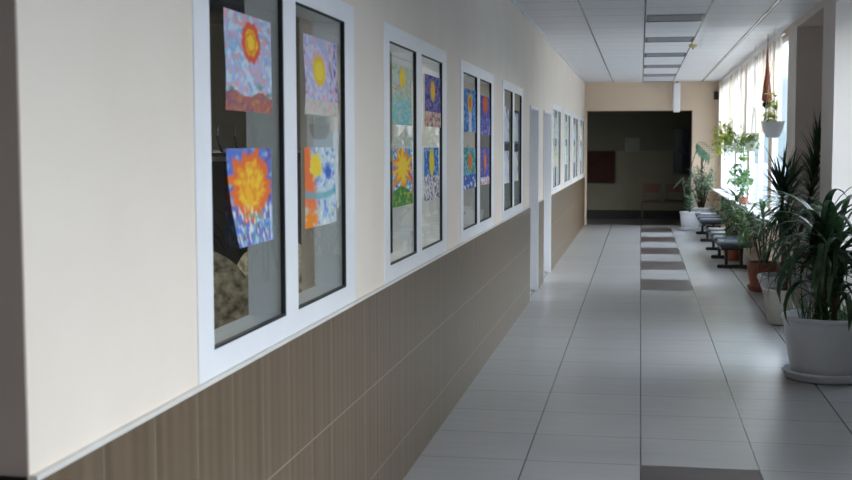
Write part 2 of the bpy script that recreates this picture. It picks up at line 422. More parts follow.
# curtains: short gathered panels on a rail over the far windows
rail = MB(); rail.box(RW-.06, RW-.03, 14.15, 25.7, 2.90, 2.93); rail = rail.build('curtain_rail', M_trim)
tag(rail, 'thin curtain rail running under the ceiling above the far windows', 'curtain rail')
cn = ['nearest to the white hanging pot', 'behind the hoop-trained hanging plant', 'third from the near pillar', 'deepest, beside the end wall']
for i, (a, b) in enumerate([(14.42, 15.95), (16.05, 19.0), (19.12, 21.5), (21.62, 25.5)]):
    zb = 1.84-.03*i
    c = MB(); nseg = int((b-a)/.025); n0 = 0
    for k in range(nseg+1):
        yy = a+(b-a)*k/nseg
        x = RW-.045+.022*math.sin(yy*2*PI/.13)+.008*math.sin(yy*9.1)
        c.v += [(x, yy, zb+.02*math.sin(yy*5)), (RW-.045+.014*math.sin(yy*2*PI/.13), yy, 2.897)]
    gaps = [(15.02, 15.12), (17.3, 17.62), (20.1, 20.45), (22.8, 23.0), (24.0, 24.3)]
    for k in range(nseg):
        yy = a+(b-a)*(k+.5)/nseg
        if any(g0 < yy < g1 for g0, g1 in gaps): continue
        c.f.append((2*k, 2*k+2, 2*k+3, 2*k+1)); c.m.append(0)
    o = c.build('curtain', M_curt, None, True)
    tag(o, 'gathered white and beige short curtain, the one '+cn[i], 'curtain', 'short curtains over the far windows')

# ---------------------------------------------------------------- classroom behind the interior windows
mb = MB(); RXW = -5.2
mb.box(RXW, WX0, 12.6, 12.7, 1.5, CH, 0); mb.box(RXW, WX0, 12.6, 12.7, 0, 1.5, 1)
mb.box(RXW-.1, RXW, 2.27, 12.7, 0, CH, 0)
struct('wall_classroom', mb, [M_room, M_roomlow])
mb = MB(); mb.box(RXW, WX0, 2.27, 12.7, CH, CH+.08); struct('ceiling_classroom', mb, M_room)
mb = MB(); mb.box(RXW, WX0, 2.27, 12.7, 0, .005); struct('floor_classroom', mb, M_roomfl)
t = thing('added_classroom_lamp', 'unseen flat ceiling lamp added to brighten the room behind the windows', 'lamp', (-2.7, 6.2, CH))  # fixture added out of view to brighten the classroom
b_ = MB(); b_.cbox(-.6, .6, -.15, .15, -.07, 0, .02); b_.build('added_lamp_body', M_white, t)
# coat rack with hooks seen through the first window
t = thing('coat_rack', 'black coat rack with curved hooks seen through the first window', 'coat rack', (-2.42, 7.0, 0))
b_ = MB()
for x in (-.42, .42):
    b_.tube([(x,0,.005), (x,0,1.62)], .018); b_.tube([(x,-.25,.03), (x,.25,.03)], .018)
b_.tube([(-.45,0,1.62), (.45,0,1.62)], .022); b_.build('rack_frame', M_black, t)
for k in range(8):
    x = -.38+.76*k/7; h = MB()
    h.tube([(x,0,1.62), (x,-.05,1.66), (x,-.09,1.72), (x,-.07,1.78)], .008); h.build('hook', M_black, t)
# two chairs with rounded patterned backs
def patterned_chair(x, y, rz, label, zb):
    t = thing('upholstered_chair', label, 'chair', (x, y, 0), 'patterned chairs behind the first window'); t.rotation_euler.z = rz
    s_ = MB(); s_.cbox(-.24, .24, -.24, .24, .42, .52, .03); s_.build('seat', M_wick, t)
    bk = MB(); n = 14
    prof = []
    for k in range(n+1):
        a = PI*k/n; prof.append((.25*math.cos(a), zb-.22+.22*math.sin(a)))
    prof = [(.23, .56)]+prof+[(-.23, .56)]
    nn = len(bk.v); P = len(prof)
    for yy in (.20, .27):
        for px, pz in prof: bk.v.append((px, yy+.10*(pz-.5)-.25*px*px, pz))
    bk.f.append(tuple(range(P))); bk.f.append(tuple(range(2*P-1, P-1, -1))); bk.m += [0, 0]
    for k in range(P): bk.f.append((k, (k+1) % P+0, (k+1) % P+P, k+P)); bk.m.append(0)
    bk.build('backrest', M_wick, t)
    for sx in (-1, 1):
        for sy in (-1, 1):
            l = MB(); l.tube([(sx*.2,sy*.2,.42), (sx*.22,sy*.22,.005)], .016); l.build('leg', M_black, t)
patterned_chair(-1.78, 4.75, .5, 'chair with patterned back at the lower corner of the first window', 1.22)
patterned_chair(-2.0, 6.0, -.3, 'smaller patterned chair back standing beyond the corner chair', 1.16)

# ---------------------------------------------------------------- children's paintings
def S(*c): return Vector(rgb(*c)[:3])
WH, RED, ORG, YEL, BLU, SKY, NAV, PUR, LIL, GRN, TEA, BRN, PNK, GRY, BLK = (S(238,236,232), S(214,66,48), S(240,140,32), S(250,212,50), S(58,104,190),
    S(146,192,226), S(44,60,130), S(122,84,160), S(196,186,222), S(74,138,82), S(78,172,186), S(160,106,84), S(232,160,160), S(176,170,166), S(26,26,28))
def nz(u, v, f, s=0): return noise.noise(Vector((u*f+s*7.3, v*f*1.3-s*3.1, s*1.7)))
def mixc(a, b, t): t = max(0, min(1, t)); return a.lerp(b, t)
def sst(x, a, b): t = max(0, min(1, (x-a)/(b-a))); return t*t*(3-2*t)
def blotch(c, u, v, s, cols, f=5, amt=.9):
    for i, k in enumerate(cols):
        c = mixc(c, k, amt*sst(nz(u, v, (f+i)*1.45, s+i*2.7), .06, .3))
    return c
def sun(c, u, v, cu, cv, ru, rv, core, ring, rag=0, s=0, rays=0):
    du, dv = (u-cu)/ru, (v-cv)/rv; d = math.hypot(du, dv); a = math.atan2(dv, du)
    d2 = d*(1+rag*nz(math.cos(a)*1.5, math.sin(a)*1.5, 2.5, s))
    if rays: d2 /= 1+rays*max(0, math.sin(a*11+s))
    c = mixc(ring, c, sst(d2, .92, 1.1))
    return mixc(core, c, sst(d2+.12*nz(u, v, 12, s), .55, .78)) if d2 < .95 else c
def P1(u, v):
    c = blotch(S(206,222,236), u, v, 1, [SKY, PNK, S(150,180,220), LIL], 6)
    c = mixc(c, GRN, .7*sst(nz(u, v, 7, 9), .2, .4)*sst(.36-v, 0, .12))
    c = sun(c, u, v, .54, .72, .20, .21, YEL, S(232,92,62), .12, 2)
    c = sun(c, u, v, .54, .72, .11, .12, YEL, ORG, .3, 5) if math.hypot((u-.54)/.12, (v-.72)/.13) < 1 else c
    g = .18+.03*math.sin(u*11)
    return blotch(S(172,112,98), u, v, 4, [S(196,140,90), S(140,96,120), S(190,100,90)], 9) if v < g else c
def P2(u, v):
    c = blotch(S(110,130,200), u, v, 3, [PUR, SKY, S(90,120,210)], 5)
    c = sun(c, u, v, .48, .60, .43, .36, S(250,186,36), S(240,116,46), .3, 7, .1)
    if math.hypot((u-.48)/.3, (v-.6)/.26) < 1: c = blotch(c, u, v, 8, [YEL, ORG], 7, .7)
    if v < .42: c = mixc(c, WH, .9*sst(nz(u*2.2, v, 8, 3), .12, .3)*sst(.45-v, 0, .1)); c = mixc(c, S(110,170,150), .8*sst(nz(u*2, v, 8, 6), .15, .35)*sst(.38-v, 0, .1))
    return c
def P3(u, v):
    c = blotch(S(216,210,232), u, v, 5, [LIL, S(230,180,190), S(170,190,226)], 6)
    c = mixc(c, PUR, .8*sst(nz(u*2, v, 9, 2), .1, .3)*sst(abs(u-.4), .28, .42))
    c = sun(c, u, v, .42, .57, .19, .19, S(248,220,70), S(244,200,60), .08, 3)
    if v < .2: c = blotch(S(214,206,202), u, v, 6, [S(230,190,180), S(190,196,180)], 8)
    return c
def P4(u, v):
    c = blotch(S(206,222,232), u, v, 7, [SKY, S(120,150,220), WH], 5)
    c = mixc(c, S(240,120,60), sst(.42-u-.25*(v-.5), 0, .2)*sst(v, .02, .3))
    c = mixc(c, ORG, sst(.45-u, 0, .15)*sst(.3-v, 0, .15))
    c = mixc(c, TEA, .8*sst(.07-abs(v-.38-.2*(u-.5)*(u-.5)), 0, .05))
    c = mixc(c, S(200,208,190), .8*sst(nz(u, v, 9, 4), .1, .3)*sst(.35-v, 0, .1))
    c = sun(c, u, v, .34, .76, .19, .15, YEL, S(240,220,90), .5, 3)
    return sun(c, u, v, .74, .68, .13, .10, BLU, S(110,140,220), .4, 8)
def P5(u, v):
    c = mixc(S(120,200,214), S(206,216,190), sst(v+.15*nz(u, v, 4, 1), .35, .55))
    c = blotch(c, u, v, 2, [S(180,200,150), S(150,212,220), S(196,206,200)], 7)
    c = mixc(c, S(220,130,110), .7*sst(nz(u, v, 13, 6), .25, .4)*sst(v, .4, .6))
    return sun(c, u, v, .5, .80, .15, .17, YEL, S(244,206,60), .3, 2)
def P6(u, v):
    c = blotch(S(80,160,216), u, v, 4, [SKY, S(60,120,200), WH], 6)
    c = mixc(c, RED, sst(abs(u-.42+.2*(v-.5)), .12, .2)*sst(.75-v, 0, .15)*sst(nz(u, v, 4, 5), -.3, .1))
    c = sun(c, u, v, .5, .66, .36, .28, YEL, S(242,150,40), .5, 9, .6)
    return blotch(S(70,140,60), u, v, 6, [S(170,180,60), S(40,110,50)], 8) if v < .26+.08*math.sin(u*4) else c
def P7(u, v):
    c = blotch(S(70,96,176), u, v, 8, [NAV, S(120,130,200), S(180,120,150)], 6)
    c = sun(c, u, v, .5, .70, .15, .2, YEL, S(240,190,60), .3, 4)
    if v < .3: c = blotch(S(222,204,196), u, v, 3, [S(220,170,70), S(120,110,130), PNK], 6)
    return c
def P8(u, v):
    c = blotch(S(60,120,200), u, v, 9, [S(40,90,180), SKY], 5)
    c = sun(c, u, v, .5, .72, .17, .26, S(244,226,40), S(236,214,50), .15, 4)
    if v < .46+.1*nz(u, v, 6, 2): c = blotch(S(190,196,214), u, v, 5, [S(130,110,120), S(210,190,170), NAV, WH], 6)
    return c
def P9(u, v):
    c = blotch(S(80,140,214), u, v, 2, [S(50,90,190), SKY], 5)
    c = mixc(c, WH, .85*sst(.16-abs(u-.5), 0, .12)*sst(.62-v, 0, .1))
    return sun(c, u, v, .5, .68, .2, .22, ORG, S(248,200,60), .3, 4)
def P10(u, v):
    c = blotch(S(70,90,190), u, v, 3, [S(50,110,210), PUR], 5)
    if v < .42: c = blotch(S(120,110,200), u, v, 5, [LIL, NAV, S(90,110,210)], 6)
    return sun(c, u, v, .5, .80, .32, .26, S(236,110,50), S(222,90,70), .25, 4)
def P11(u, v):
    c = blotch(S(70,150,130), u, v, 3, [GRN, TEA, SKY], 6)
    if v < .34: c = blotch(S(60,110,190), u, v, 5, [WH, S(40,80,170)], 5)
    return sun(c, u, v, .55, .66, .17, .22, S(240,120,40), S(220,150,60), .2, 4)
def P12(u, v):
    c = blotch(S(84,84,184), u, v, 6, [S(60,100,200), PUR, S(150,130,200)], 5)
    if v < .22: c = blotch(WH, u, v, 5, [S(200,90,80), LIL], 6)
    return sun(c, u, v, .5, .62, .14, .28, S(240,150,40), S(232,110,50), .2, 4)
def white_pic(band_top, band_bot, pur):
    def f(u, v):
        c = mixc(S(214,222,234), WH, sst(nz(u, v, 3, pur*9), -.2, .3))
        c = mixc(c, S(140,130,190), .8*sst(nz(u, v, 4, 3)+(v-.75)*2*pur, 0, .4))
        if v > 1-band_top or v < band_bot: c = BLK
        return c
    return f
def far_pic(i):
    pal = [(S(226,206,120), S(150,186,216)), (S(228,216,196), S(210,150,110)), (S(150,190,214), S(206,200,110)), (S(232,230,226), S(150,170,190)),
           (S(110,150,190), S(230,226,216)), (S(214,190,90), S(90,130,110)), (S(230,214,200), S(190,110,90)), (S(190,200,160), S(120,150,200))][i % 8]
    def f(u, v):
        c = blotch(pal[0], u, v, i, [pal[1], WH], 4)
        return sun(c, u, v, .5, .65, .22, .22, YEL if i % 3 else ORG, pal[1], .3, i)
    return f
def painting(fn, label, ya, yb, za, zb, curl=0.0, wave=0.0, tilt=0.0, nu=56, nv=60):
    mb = MB()
    for j in range(nv+1):
        v = j/nv
        for i in range(nu+1):
            u = i/nu
            yy = ya+(yb-ya)*u+curl*(1-v)**2*(1-u)+wave*math.sin(v*5.5)*(1-u)
            zz = za+(zb-za)*v+tilt*(u-.5)
            yy *= .978; zz = 1.658+(zz-1.658)*.978
            xx = -1.165+.005*(1-v)*abs(math.sin(u*2.2+v))+abs(curl)*.25*(1-v)**2*(1-u)
            mb.v.append((xx, yy, zz))
    for j in range(nv):
        for i in range(nu):
            a = j*(nu+1)+i; mb.f.append((a, a+1, a+nu+2, a+nu+1)); mb.m.append(0)
    o = mb.build('painting', M_paper, None, True)
    at = o.data.color_attributes.new('paint', 'FLOAT_COLOR', 'POINT')
    buf = []
    for j in range(nv+1):
        for i in range(nu+1):
            c = fn(i/nu, j/nv); buf += [c[0], c[1], c[2], 1.0]
    at.data.foreach_set('color', buf)
    return tag(o, label, 'painting', "children's paintings taped inside the corridor windows")
painting(P1, 'painting of a red-ringed yellow sun in a pale blue sky over brown earth', 3.40, 3.85, 1.765, 2.06, 0, .006)
painting(P2, 'painting of a huge orange and yellow sun filling a blue-violet sheet', 3.40, 3.84, 1.355, 1.653, .065)
painting(P3, 'lilac painting with a plain yellow sun and purple scribbles', 4.25, 4.725, 1.775, 2.063, 0, .012)
painting(P4, 'painting with orange left side, yellow flower and teal curve below', 4.24, 4.685, 1.36, 1.655)
painting(P5, 'pale green and turquoise painting with small yellow sun at its top', 5.82, 6.32, 1.765, 2.06)
painting(P6, 'painting of a yellow star burst with red rays above a green hill', 5.83, 6.34, 1.357, 1.648)
painting(P7, 'dark blue painting with yellow sun and pale pinkish lower strip', 6.72, 7.26, 1.77, 2.063)
painting(P8, 'bright blue painting with tall yellow oval sun and pale figures below', 6.70, 7.20, 1.35, 1.65)
painting(P9, 'blue painting with orange sun and white streak under it', 8.25, 8.85, 1.757, 2.057, nu=28, nv=36)
painting(P11, 'green and teal painting with slanting orange oval and blue water below', 8.2, 8.85, 1.36, 1.645, nu=28, nv=36)
painting(P10, 'blue painting with large orange-red sun high above violet strokes', 9.15, 9.70, 1.745, 2.042, nu=28, nv=36)
painting(P12, 'blue-violet painting with slim upright orange oval sun', 9.15, 9.66, 1.36, 1.643, nu=28, nv=36)
painting(white_pic(0, 0, .4), 'white and pale blue sheet, upper one in near pane of fourth window', 10.62, 11.15, 1.70, 2.01, nu=20, nv=30)
painting(white_pic(.2, 0, .9), 'white sheet with black top band and violet, lower near pane of fourth window', 10.62, 11.15, 1.325, 1.68, nu=20, nv=30)
painting(white_pic(.09, 0, .7), 'white sheet with thin black top edge, upper far pane of fourth window', 11.45, 12.0, 1.70, 2.0, nu=20, nv=30)
painting(white_pic(.22, 0, .3), 'white sheet with thick black top band, lower far pane of fourth window', 11.45, 12.0, 1.32, 1.68, nu=20, nv=30)
nth = ['fifth', 'sixth', 'seventh', 'eighth']
hue = ['yellow and blue', 'beige and orange', 'light blue and yellow', 'white and grey-blue', 'blue and white', 'ochre and green', 'cream and rust', 'sage and blue']
for wi in range(4):
    s = win_start[4+wi]
    for pi, (a, b) in enumerate(((s+.09, s+.62), (s+.93, s+1.46))):
        for zi, (z0, z1) in enumerate(((1.765, 2.06), (1.36, 1.655))):
            k = (wi*4+pi*2+zi*3+wi) % 8
            painting(far_pic(k), '%s picture, %s one in the %s pane of the %s window' % (hue[k], ('upper', 'lower')[zi], ('near', 'far')[pi], nth[wi]), a, b, z0, z1, nu=12, nv=20)

# ---------------------------------------------------------------- ceiling lights, detector, boxes
ord_ = ['first', 'second', 'third', 'fourth', 'fifth', 'sixth']
for i in range(6):
    yy = 12.6+.645*4*i
    t = thing('ceiling_light', 'square grey unlit ceiling light panel, %s along the row%s' % (ord_[i], ' from the camera' if i == 0 else ' going deeper'), 'ceiling light', (.3325, yy+.3225, CH), 'unlit ceiling light panels')
    f = MB(); h, w, k = .29, .312, .022; z0, z1 = -.012, 0
    f.box(-h, h, -w, -w+k, z0, z1); f.box(-h, h, w-k, w, z0, z1); f.box(-h, -h+k, -w+k, w-k, z0, z1); f.box(h-k, h, -w+k, w-k, z0, z1)
    f.build('frame', M_bar, t)
    d = MB(); d.box(-h+k, h-k, -w+k, w-k, -.006, -.001); d.build('diffuser', M_lamp, t)
t = thing('smoke_detector', 'small round yellowish smoke detector on the ceiling beside the light row', 'smoke detector', (.66, 16.4, CH))
b_ = MB(); b_.lathe([(.055,0), (.055,-.02), (.04,-.04), (.02,-.045)], seg=20); b_.build('housing', pbr('yellowed_plastic', rgb(206,196,140), rgb(196,186,130), .4), t, 'auto')
b_ = MB(); b_.lathe([(.012,-.045), (.01,-.06), (.004,-.062)], seg=12); b_.build('sensor_tip', M_steel, t)
t = thing('hanging_sign_box', 'narrow white vertical box hanging from the ceiling before the dark opening', 'sign box', (.72, 25.6, 0))
b_ = MB(); b_.cbox(-.068, .068, -.05, .05, 2.345, 2.94, .01); b_.build('box_body', M_white, t)
b_ = MB(); b_.tube([(0,0,2.94), (0,0,CH)], .02); b_.build('mount', M_steel, t)
t = thing('wall_speaker', 'small dark box mounted high in the corner by the deepest curtain', 'speaker', (1.52, 25.66, 2.68))
b_ = MB(); b_.cbox(-.055, .055, -.05, .05, -.08, .08, .012); b_.build('housing', M_black, t)
b_ = MB(); b_.box(-.015, .015, .05, .124, -.02, .02); b_.build('bracket', M_black, t)

# ---------------------------------------------------------------- things in the dark hall
t = thing('notice_board', 'dark brown framed notice board on the wall of the dark hall', 'notice board', (-.89, HB, 0))
b_ = MB(); b_.box(-.29, .29, -.03, -.002, .84, 1.52); b_.build('board', M_board, t)
b_ = MB()
for a in ((-.32,.32,.81,.84), (-.32,.32,1.52,1.55), (-.32,-.29,.84,1.52), (.29,.32,.84,1.52)): b_.box(a[0], a[1], -.04, -.002, a[2], a[3])
b_.build('frame', M_dark, t)
o = MB(); o.box(-.35, -.02, HB-.012, HB-.002, 1.52, 1.84)
tag(o.build('notice_sheet', pbr('grey_sheet', rgb(92,92,80), rgb(86,86,75), .8, spec=.05)), 'grey square notice on the hall wall above and beside the chairs', 'notice')
t = thing('glazed_cabinet', 'tall dark glazed display panel on the hall wall above the chairs', 'display panel', (.91, HB, 0))
b_ = MB()
for a in ((-.2,.2,1.0,1.03), (-.2,.2,2.03,2.06), (-.2,-.17,1.03,2.03), (.17,.2,1.03,2.03), (-.015,.015,1.03,2.03), (-.17,-.015,1.5,1.52), (.015,.17,1.5,1.52)): b_.box(a[0], a[1], -.05, -.002, a[2], a[3])
b_.build('frame', M_black, t)
b_ = MB(); b_.box(-.17, .17, -.02, -.003, 1.03, 2.03); b_.build('pane', pbr('dark_blue_glass', rgb(20,21,30), rgb(14,15,22), .2), t)
t = thing('waiting_bench', 'two-seat bench with brown wooden backs on black legs in dark hall', 'bench', (.48, 27.0, 0))
for x in (-.22, .24):
    b_ = MB(); b_.cbox(x-.19, x+.19, -.2, .2, .465, .50, .012); b_.build('seat', M_wood, t)
    b_ = MB(); n0 = 0
    for k in range(9):
        a = -1+2*k/8
        for yy, zz in ((.21-.03*(1-a*a)+.03, .64), (.21-.03*(1-a*a)+.045, .83), (.23-.03*(1-a*a)+.065, .83), (.23-.03*(1-a*a)+.05, .64)):
            b_.v.append((x+a*.18, yy+.02, zz))
    for k in range(8):
        for q in range(4): b_.f.append((k*4+q, k*4+(q+1) % 4, k*4+4+(q+1) % 4, k*4+4+q)); b_.m.append(0)
    b_.f += [(3,2,1,0), (32,33,34,35)]; b_.m += [0, 0]
    b_.build('backrest', M_wood, t)
    for q in (-.15, .15):
        b_ = MB(); b_.tube([(x+q,.2,.45), (x+q,.27,.80)], .012); b_.build('back_post', M_black, t)
b_ = MB(); b_.box(-.45, .47, -.03, .03, .42, .465); b_.box(-.44,.46,-.21,-.18,.44,.465); b_.box(-.44,.46,.18,.21,.44,.465); b_.build('beam', M_black, t)
for x in (-.43, .45):
    for yy in (-.18, .18):
        b_ = MB(); b_.tube([(x,yy,.45), (x,yy*1.1,.005)], .014); b_.build('leg', M_black, t)

# ---------------------------------------------------------------- beam benches along the windows
def bench(label, seats, feet):
    t = thing('beam_bench', label, 'bench', (0, 0, 0), 'low black benches under the far windows')
    y0, y1 = min(seats[0]-.24, feet[0]), max(seats[-1]+.24, feet[-1])
    b_ = MB(); b_.box(1.07, 1.12, y0, y1, .27, .315); b_.build('beam', M_black, t)
    for yy in seats:
        s_ = MB(); s_.cbox(1.03, 1.47, yy-.25, yy+.25, .325, .385, .02); so = s_.build('seat', M_vinyl, t)
        p_ = MB(); p_.box(1.06, 1.46, yy-.22, yy+.22, .31, .325); p_.build('seat_shell', M_black, so)
        k_ = MB(); k_.cbox(1.505, 1.55, yy-.24, yy+.24, .42, .735, .018); k_.build('backrest', M_black, t)
        a_ = MB(); a_.tube([(1.12,yy,.295), (1.48,yy,.30), (1.525,yy,.33), (1.53,yy,.45)], .014); a_.build('back_bracket', M_black, t)
    for yy in feet:
        l = MB(); l.box(1.14, 1.18, yy-.03, yy+.03, .05, .27); l.box(1.34, 1.38, yy-.03, yy+.03, .05, .27); l.box(1.14, 1.38, yy-.03, yy+.03, .25, .275)
        l.cbox(1.04, 1.48, yy-.045, yy+.045, .0, .05, .012); l.build('leg', M_black, t)
bench('near low bench with slate-grey seat pads behind the terracotta pots', [16.78, 17.58, 18.38, 19.18], [16.88, 18.33, 19.8])
bench('far low bench with slate-grey seat pads next to the far white pots', [21.75, 22.55, 23.35], [21.58, 23.35])
o = MB(); o.v = [(1.12,23.2,.388), (1.44,23.15,.388), (1.46,23.5,.40), (1.13,23.52,.388), (1.28,23.36,.396)]
o.f = [(0,1,4), (1,2,4), (2,3,4), (3,0,4)]; o.m = [0]*4
tag(o.build('paper_sheet', M_white), 'white sheet of paper lying on a seat of the far bench', 'paper')

# ---------------------------------------------------------------- potted plants
def pot(t, r, h, m, base=.74, saucer=None, rim=.03):
    b_ = MB(); rb = r*base
    b_.lathe([(rb*.96,.012), (rb,.03), (rb+(r-rb)*.55,h*.5), (r*.955,h-.07), (r*.96,h-rim-.012), (r*1.0,h-rim), (r*1.02,h-rim*.5), (r*1.0,h), (r*.93,h), (r*.90,h-.06)], seg=48)
    b_.build('pot', m, t, 'auto')
    b_ = MB(); b_.lathe([(.001,h-.055), (r*.6,h-.05), (r*.905,h-.058)], seg=32); b_.f.pop(); b_.m.pop(); b_.build('soil', M_soil, t)
    if saucer:
        b_ = MB(); s = saucer
        b_.lathe([(s*.86,0), (s*.95,.012), (s,.048), (s*1.03,.056), (s*1.02,.066), (s*.97,.068), (s*.9,.022), (.01,.0115)], seg=48); b_.build('saucer', m, t, 'auto')
def R(a, b): return random.uniform(a, b)

# A: big white pot in front with strap-leaved plant
t = thing('potted_dracaena', 'large white tub on a saucer with long arching strap leaves', 'potted plant', (1.325, 8.95, 0))
pot(t, .315, .455, M_pot, .76, .30)
st = MB(); cr = []
for (x, y, tx, ty, h) in ((-.02,.0,-.04,.0,1.06), (.05,.05,.07,.07,1.0), (-.06,.06,-.09,.08,.86), (.03,-.06,.04,-.09,.84)):
    st.tube([(x,y,.38), ((x+tx)/2+.01,(y+ty)/2,.38+(h-.38)*.5), (tx,ty,h)], .022, 8, .016); cr.append((tx, ty, h))
st.build('stem', M_bark, t, True)
fo = MB()
for ci, (x, y, h) in enumerate(cr):
    n = (22, 20, 15, 15)[ci]
    for k in range(n):
        az = k*2.399+ci+R(-.2, .2); q = k/n
        fo.strap((x, y, h-.22*q+R(-.02,.02)), az, R(.55,.85)*(.95 if ci < 2 else .8), R(.046,.062), 1.35-1.0*q+R(-.15,.15), 1.9+1.2*q+R(-.3,.5), 10, 0, .3, R(-.4,.4))
for k in range(46):
    az = R(0, 2*PI); fo.strap((R(-.06,.06), R(-.06,.06), R(.46,.86)), az, R(.34,.6), R(.04,.056), R(1.0,1.4), R(1.9,2.8), 10, 0, .3)
# leaves hanging close to the stems and over the rim
for k in range(44):
    az = R(0, 2*PI); fo.strap((R(-.08,.08), R(-.08,.08), R(.78,1.02)), az, R(.45,.74), R(.042,.056), R(.1,.8), R(2.3,2.9), 10, 0, .3)
fo.build('foliage', M_l_strap, t, True)
gr = MB()
for k in range(90):
    gr.strap((R(-.18,.24), R(-.2,.2), .40), R(0,2*PI), R(.15,.34), .009, R(.8,1.5), R(.6,1.8), 5)
gr.build('undergrowth', M_l_mid, t, True)

# B: grey-white pot with spiky rosette on a bare stem
t = thing('potted_yucca', 'small grey-white pot with a thin stem and spiky dark rosette', 'potted plant', (1.31, 11.6, 0))
pot(t, .175, .335, M_pot2, .72)
st = MB(); st.tube([(0,0,.27), (.01,.02,.7), (-.02,0,1.2)], .022, 8, .016); st.tube([(.03,.02,.27), (.06,.04,.6), (.05,.03,.82)], .014, 8, .01); st.build('stem', M_bark, t, True)
fo = MB((-9, .27, -9, 9))
for k in range(150):
    q = k/150; fo.strap((-.02, 0, 1.27-.22*q), k*2.399+R(-.2,.2), R(.32,.5), .021, 1.3-2.4*q+R(-.2,.2), R(.0,.5), 6)
for k in range(70): fo.strap((.05, .03, .92-.005*k), k*2.399, R(.3,.5), .018, 1.2-.018*k, R(.9,2.2), 6)
fo.build('foliage', M_l_dark, t, True)

# C: wide white pot with tall feathery column
t = thing('potted_dragon_tree', 'wide-rimmed white pot with tall leaning column of dark leaves in the niche', 'potted plant', (1.45, 12.45, 0))
pot(t, .285, .375, M_pot, .56, None, .045)
st = MB(); st.tube([(.0,0,.3), (.14,.02,.9), (.26,.0,1.4), (.27,.0,1.72)], .024, 8, .012); st.tube([(-.06,.0,.3), (-.03,.02,.9), (.02,.03,1.25)], .018, 8, .012); st.build('stem', M_bark, t, True)
fo = MB()
for k in range(130):
    q = k/130; z = 1.72-.85*q; x = .27-.10*q
    fo.strap((x, 0, z), k*2.399+R(-.3,.3), R(.2,.32)*(1+.6*q), .024, 1.5-1.2*q+R(-.12,.08), R(.1,.4)+1.2*q, 6)
for k in range(60): fo.strap((.02, .03, 1.3-.006*k), k*2.399, R(.35,.5), .022, 1.3-.025*k, R(.5,1.3), 6)
fo.build('foliage', M_l_strap, t, True)
fo = MB()
for p in ((.46,-.02,1.72), (.40,.05,1.62)): fo.strap((.26,0,1.3), math.atan2(p[1],p[0]-.26), .42, .018, 1.1, -.5, 6)
fo.build('shoot', M_l_mid, t, True)

# D: terracotta pot with broad hanging leaves
t = thing('potted_palm', 'terracotta pot on a saucer with drooping broad green leaves, nearest of the clay pots', 'potted plant', (1.40, 14.3, 0))
pot(t, .19, .33, M_terra, .72, .175)
st = MB()
tops = []
for k in range(9):
    a = k*2.399; L = .14+.1*(k % 3); h = .72+.09*(k % 5); e = (max(-.55, L*math.cos(a)-.09), L*1.4*math.sin(a), h)
    st.tube([(.03*math.cos(a),.03*math.sin(a),.27), (e[0]*.4,e[1]*.4,.27+(h-.27)*.6), e], .012, 6, .006); tops.append(e)
st.lim = (-9, .17, -9, 9); st.build('stem', M_bark, t, True)
fo = MB((-9, .18, -9, 9))
for i, e in enumerate(tops):
    for k in range(17): fo.strap((e[0], e[1], e[2]-.012*k), k*2.399+i+R(-.3,.3), R(.22,.40), R(.034,.05), 1.0-.07*k+R(-.2,.2), R(1.3,2.3), 7, 0, .2)
fo.build('foliage', M_l_mid, t, True)

def bushy(t, m, h0, h1, spread, nb, nl, Ls, ws, parent_stem=M_bark, xmin=-9, xmax=9):
    st = MB((-9, xmax, -9, 9)); fo = MB((-9, xmax, -9, 9))
    for k in range(nb):
        a = k*2.399+R(-.3,.3); rr = spread*math.sqrt((k+.5)/nb); h = h0+(h1-h0)*(1-.55*(k/nb)**1.5*R(.6,1.2))
        e = Vector((min(xmax, max(xmin, rr*math.cos(a))), rr*math.sin(a), h)); p0 = Vector((.04*math.cos(a), .04*math.sin(a), h0)); m1 = p0.lerp(e, .5)+Vector((-.03*math.cos(a), 0, .08))
        st.tube([p0, m1, e], .011, 6, .004)
        for q in range(nl):
            s_ = R(.25, 1); b = p0.lerp(m1, s_*2) if s_ < .5 else m1.lerp(e, s_*2-1)
            az = R(0, 2*PI); d = Vector((math.cos(az), math.sin(az), R(-.5, .6)))
            fo.leaf(b+d*.02, d, R(.7,1.2)*Ls, ws*R(.8,1.2))
    st.build('stem', parent_stem, t, True); fo.build('foliage', m, t, True)
t = thing('potted_ficus', 'sparse ficus in a terracotta pot standing under the near bench', 'potted plant', (1.335, 17.98, 0))
pot(t, .16, .295, M_terra, .75)
bushy(t, M_l_dark, .27, 1.0, .36, 12, 18, .11, .055, xmin=-.4, xmax=.14)
# G, H: far white pots
t = thing('potted_weeping_fig', 'small-leaved fig with a wooden stake in the rear far white pot', 'potted plant', (1.22, 25.15, 0))
pot(t, .27, .42, M_pot, .72)
bushy(t, M_l_blue, .38, 1.28, .42, 24, 22, .085, .045, xmin=-.42, xmax=.3)
b_ = MB(); b_.box(-.02, .02, -.015, .015, .38, 1.42); b_.build('stake', M_wood, t)
t = thing('potted_monstera', 'far white pot on a saucer with one tall split leaf on a stalk', 'potted plant', (.97, 24.35, 0))
pot(t, .20, .37, M_pot, .78, .23)
st = MB(); st.tube([(0,0,.31), (-.02,.02,.8), (.02,.0,1.3), (.12,0,1.62)], .012, 6, .007); st.tube([(0,0,.31), (-.1,.0,.7), (-.18,.02,1.05)], .01, 6, .006); st.build('stalk', M_l_dark, t, True)
fo = MB()
for p, d, L, w in (((.12,0,1.72), (.22,-.08,-.2), .36, .22), ((-.16,.02,1.0), (-.5,-.1,-.5), .2, .09)):
    p = Vector(p); d = Vector(d).normalized(); sd = Vector((.55,0,.6)).normalized()
    for sgn in (-1, 1):
        for k in range(6):
            s_ = k/6; fo.leaf(p+d*(L*s_), d*.7+sd*(sgn*.8), w*(1-.4*abs(s_-.4)), .06)
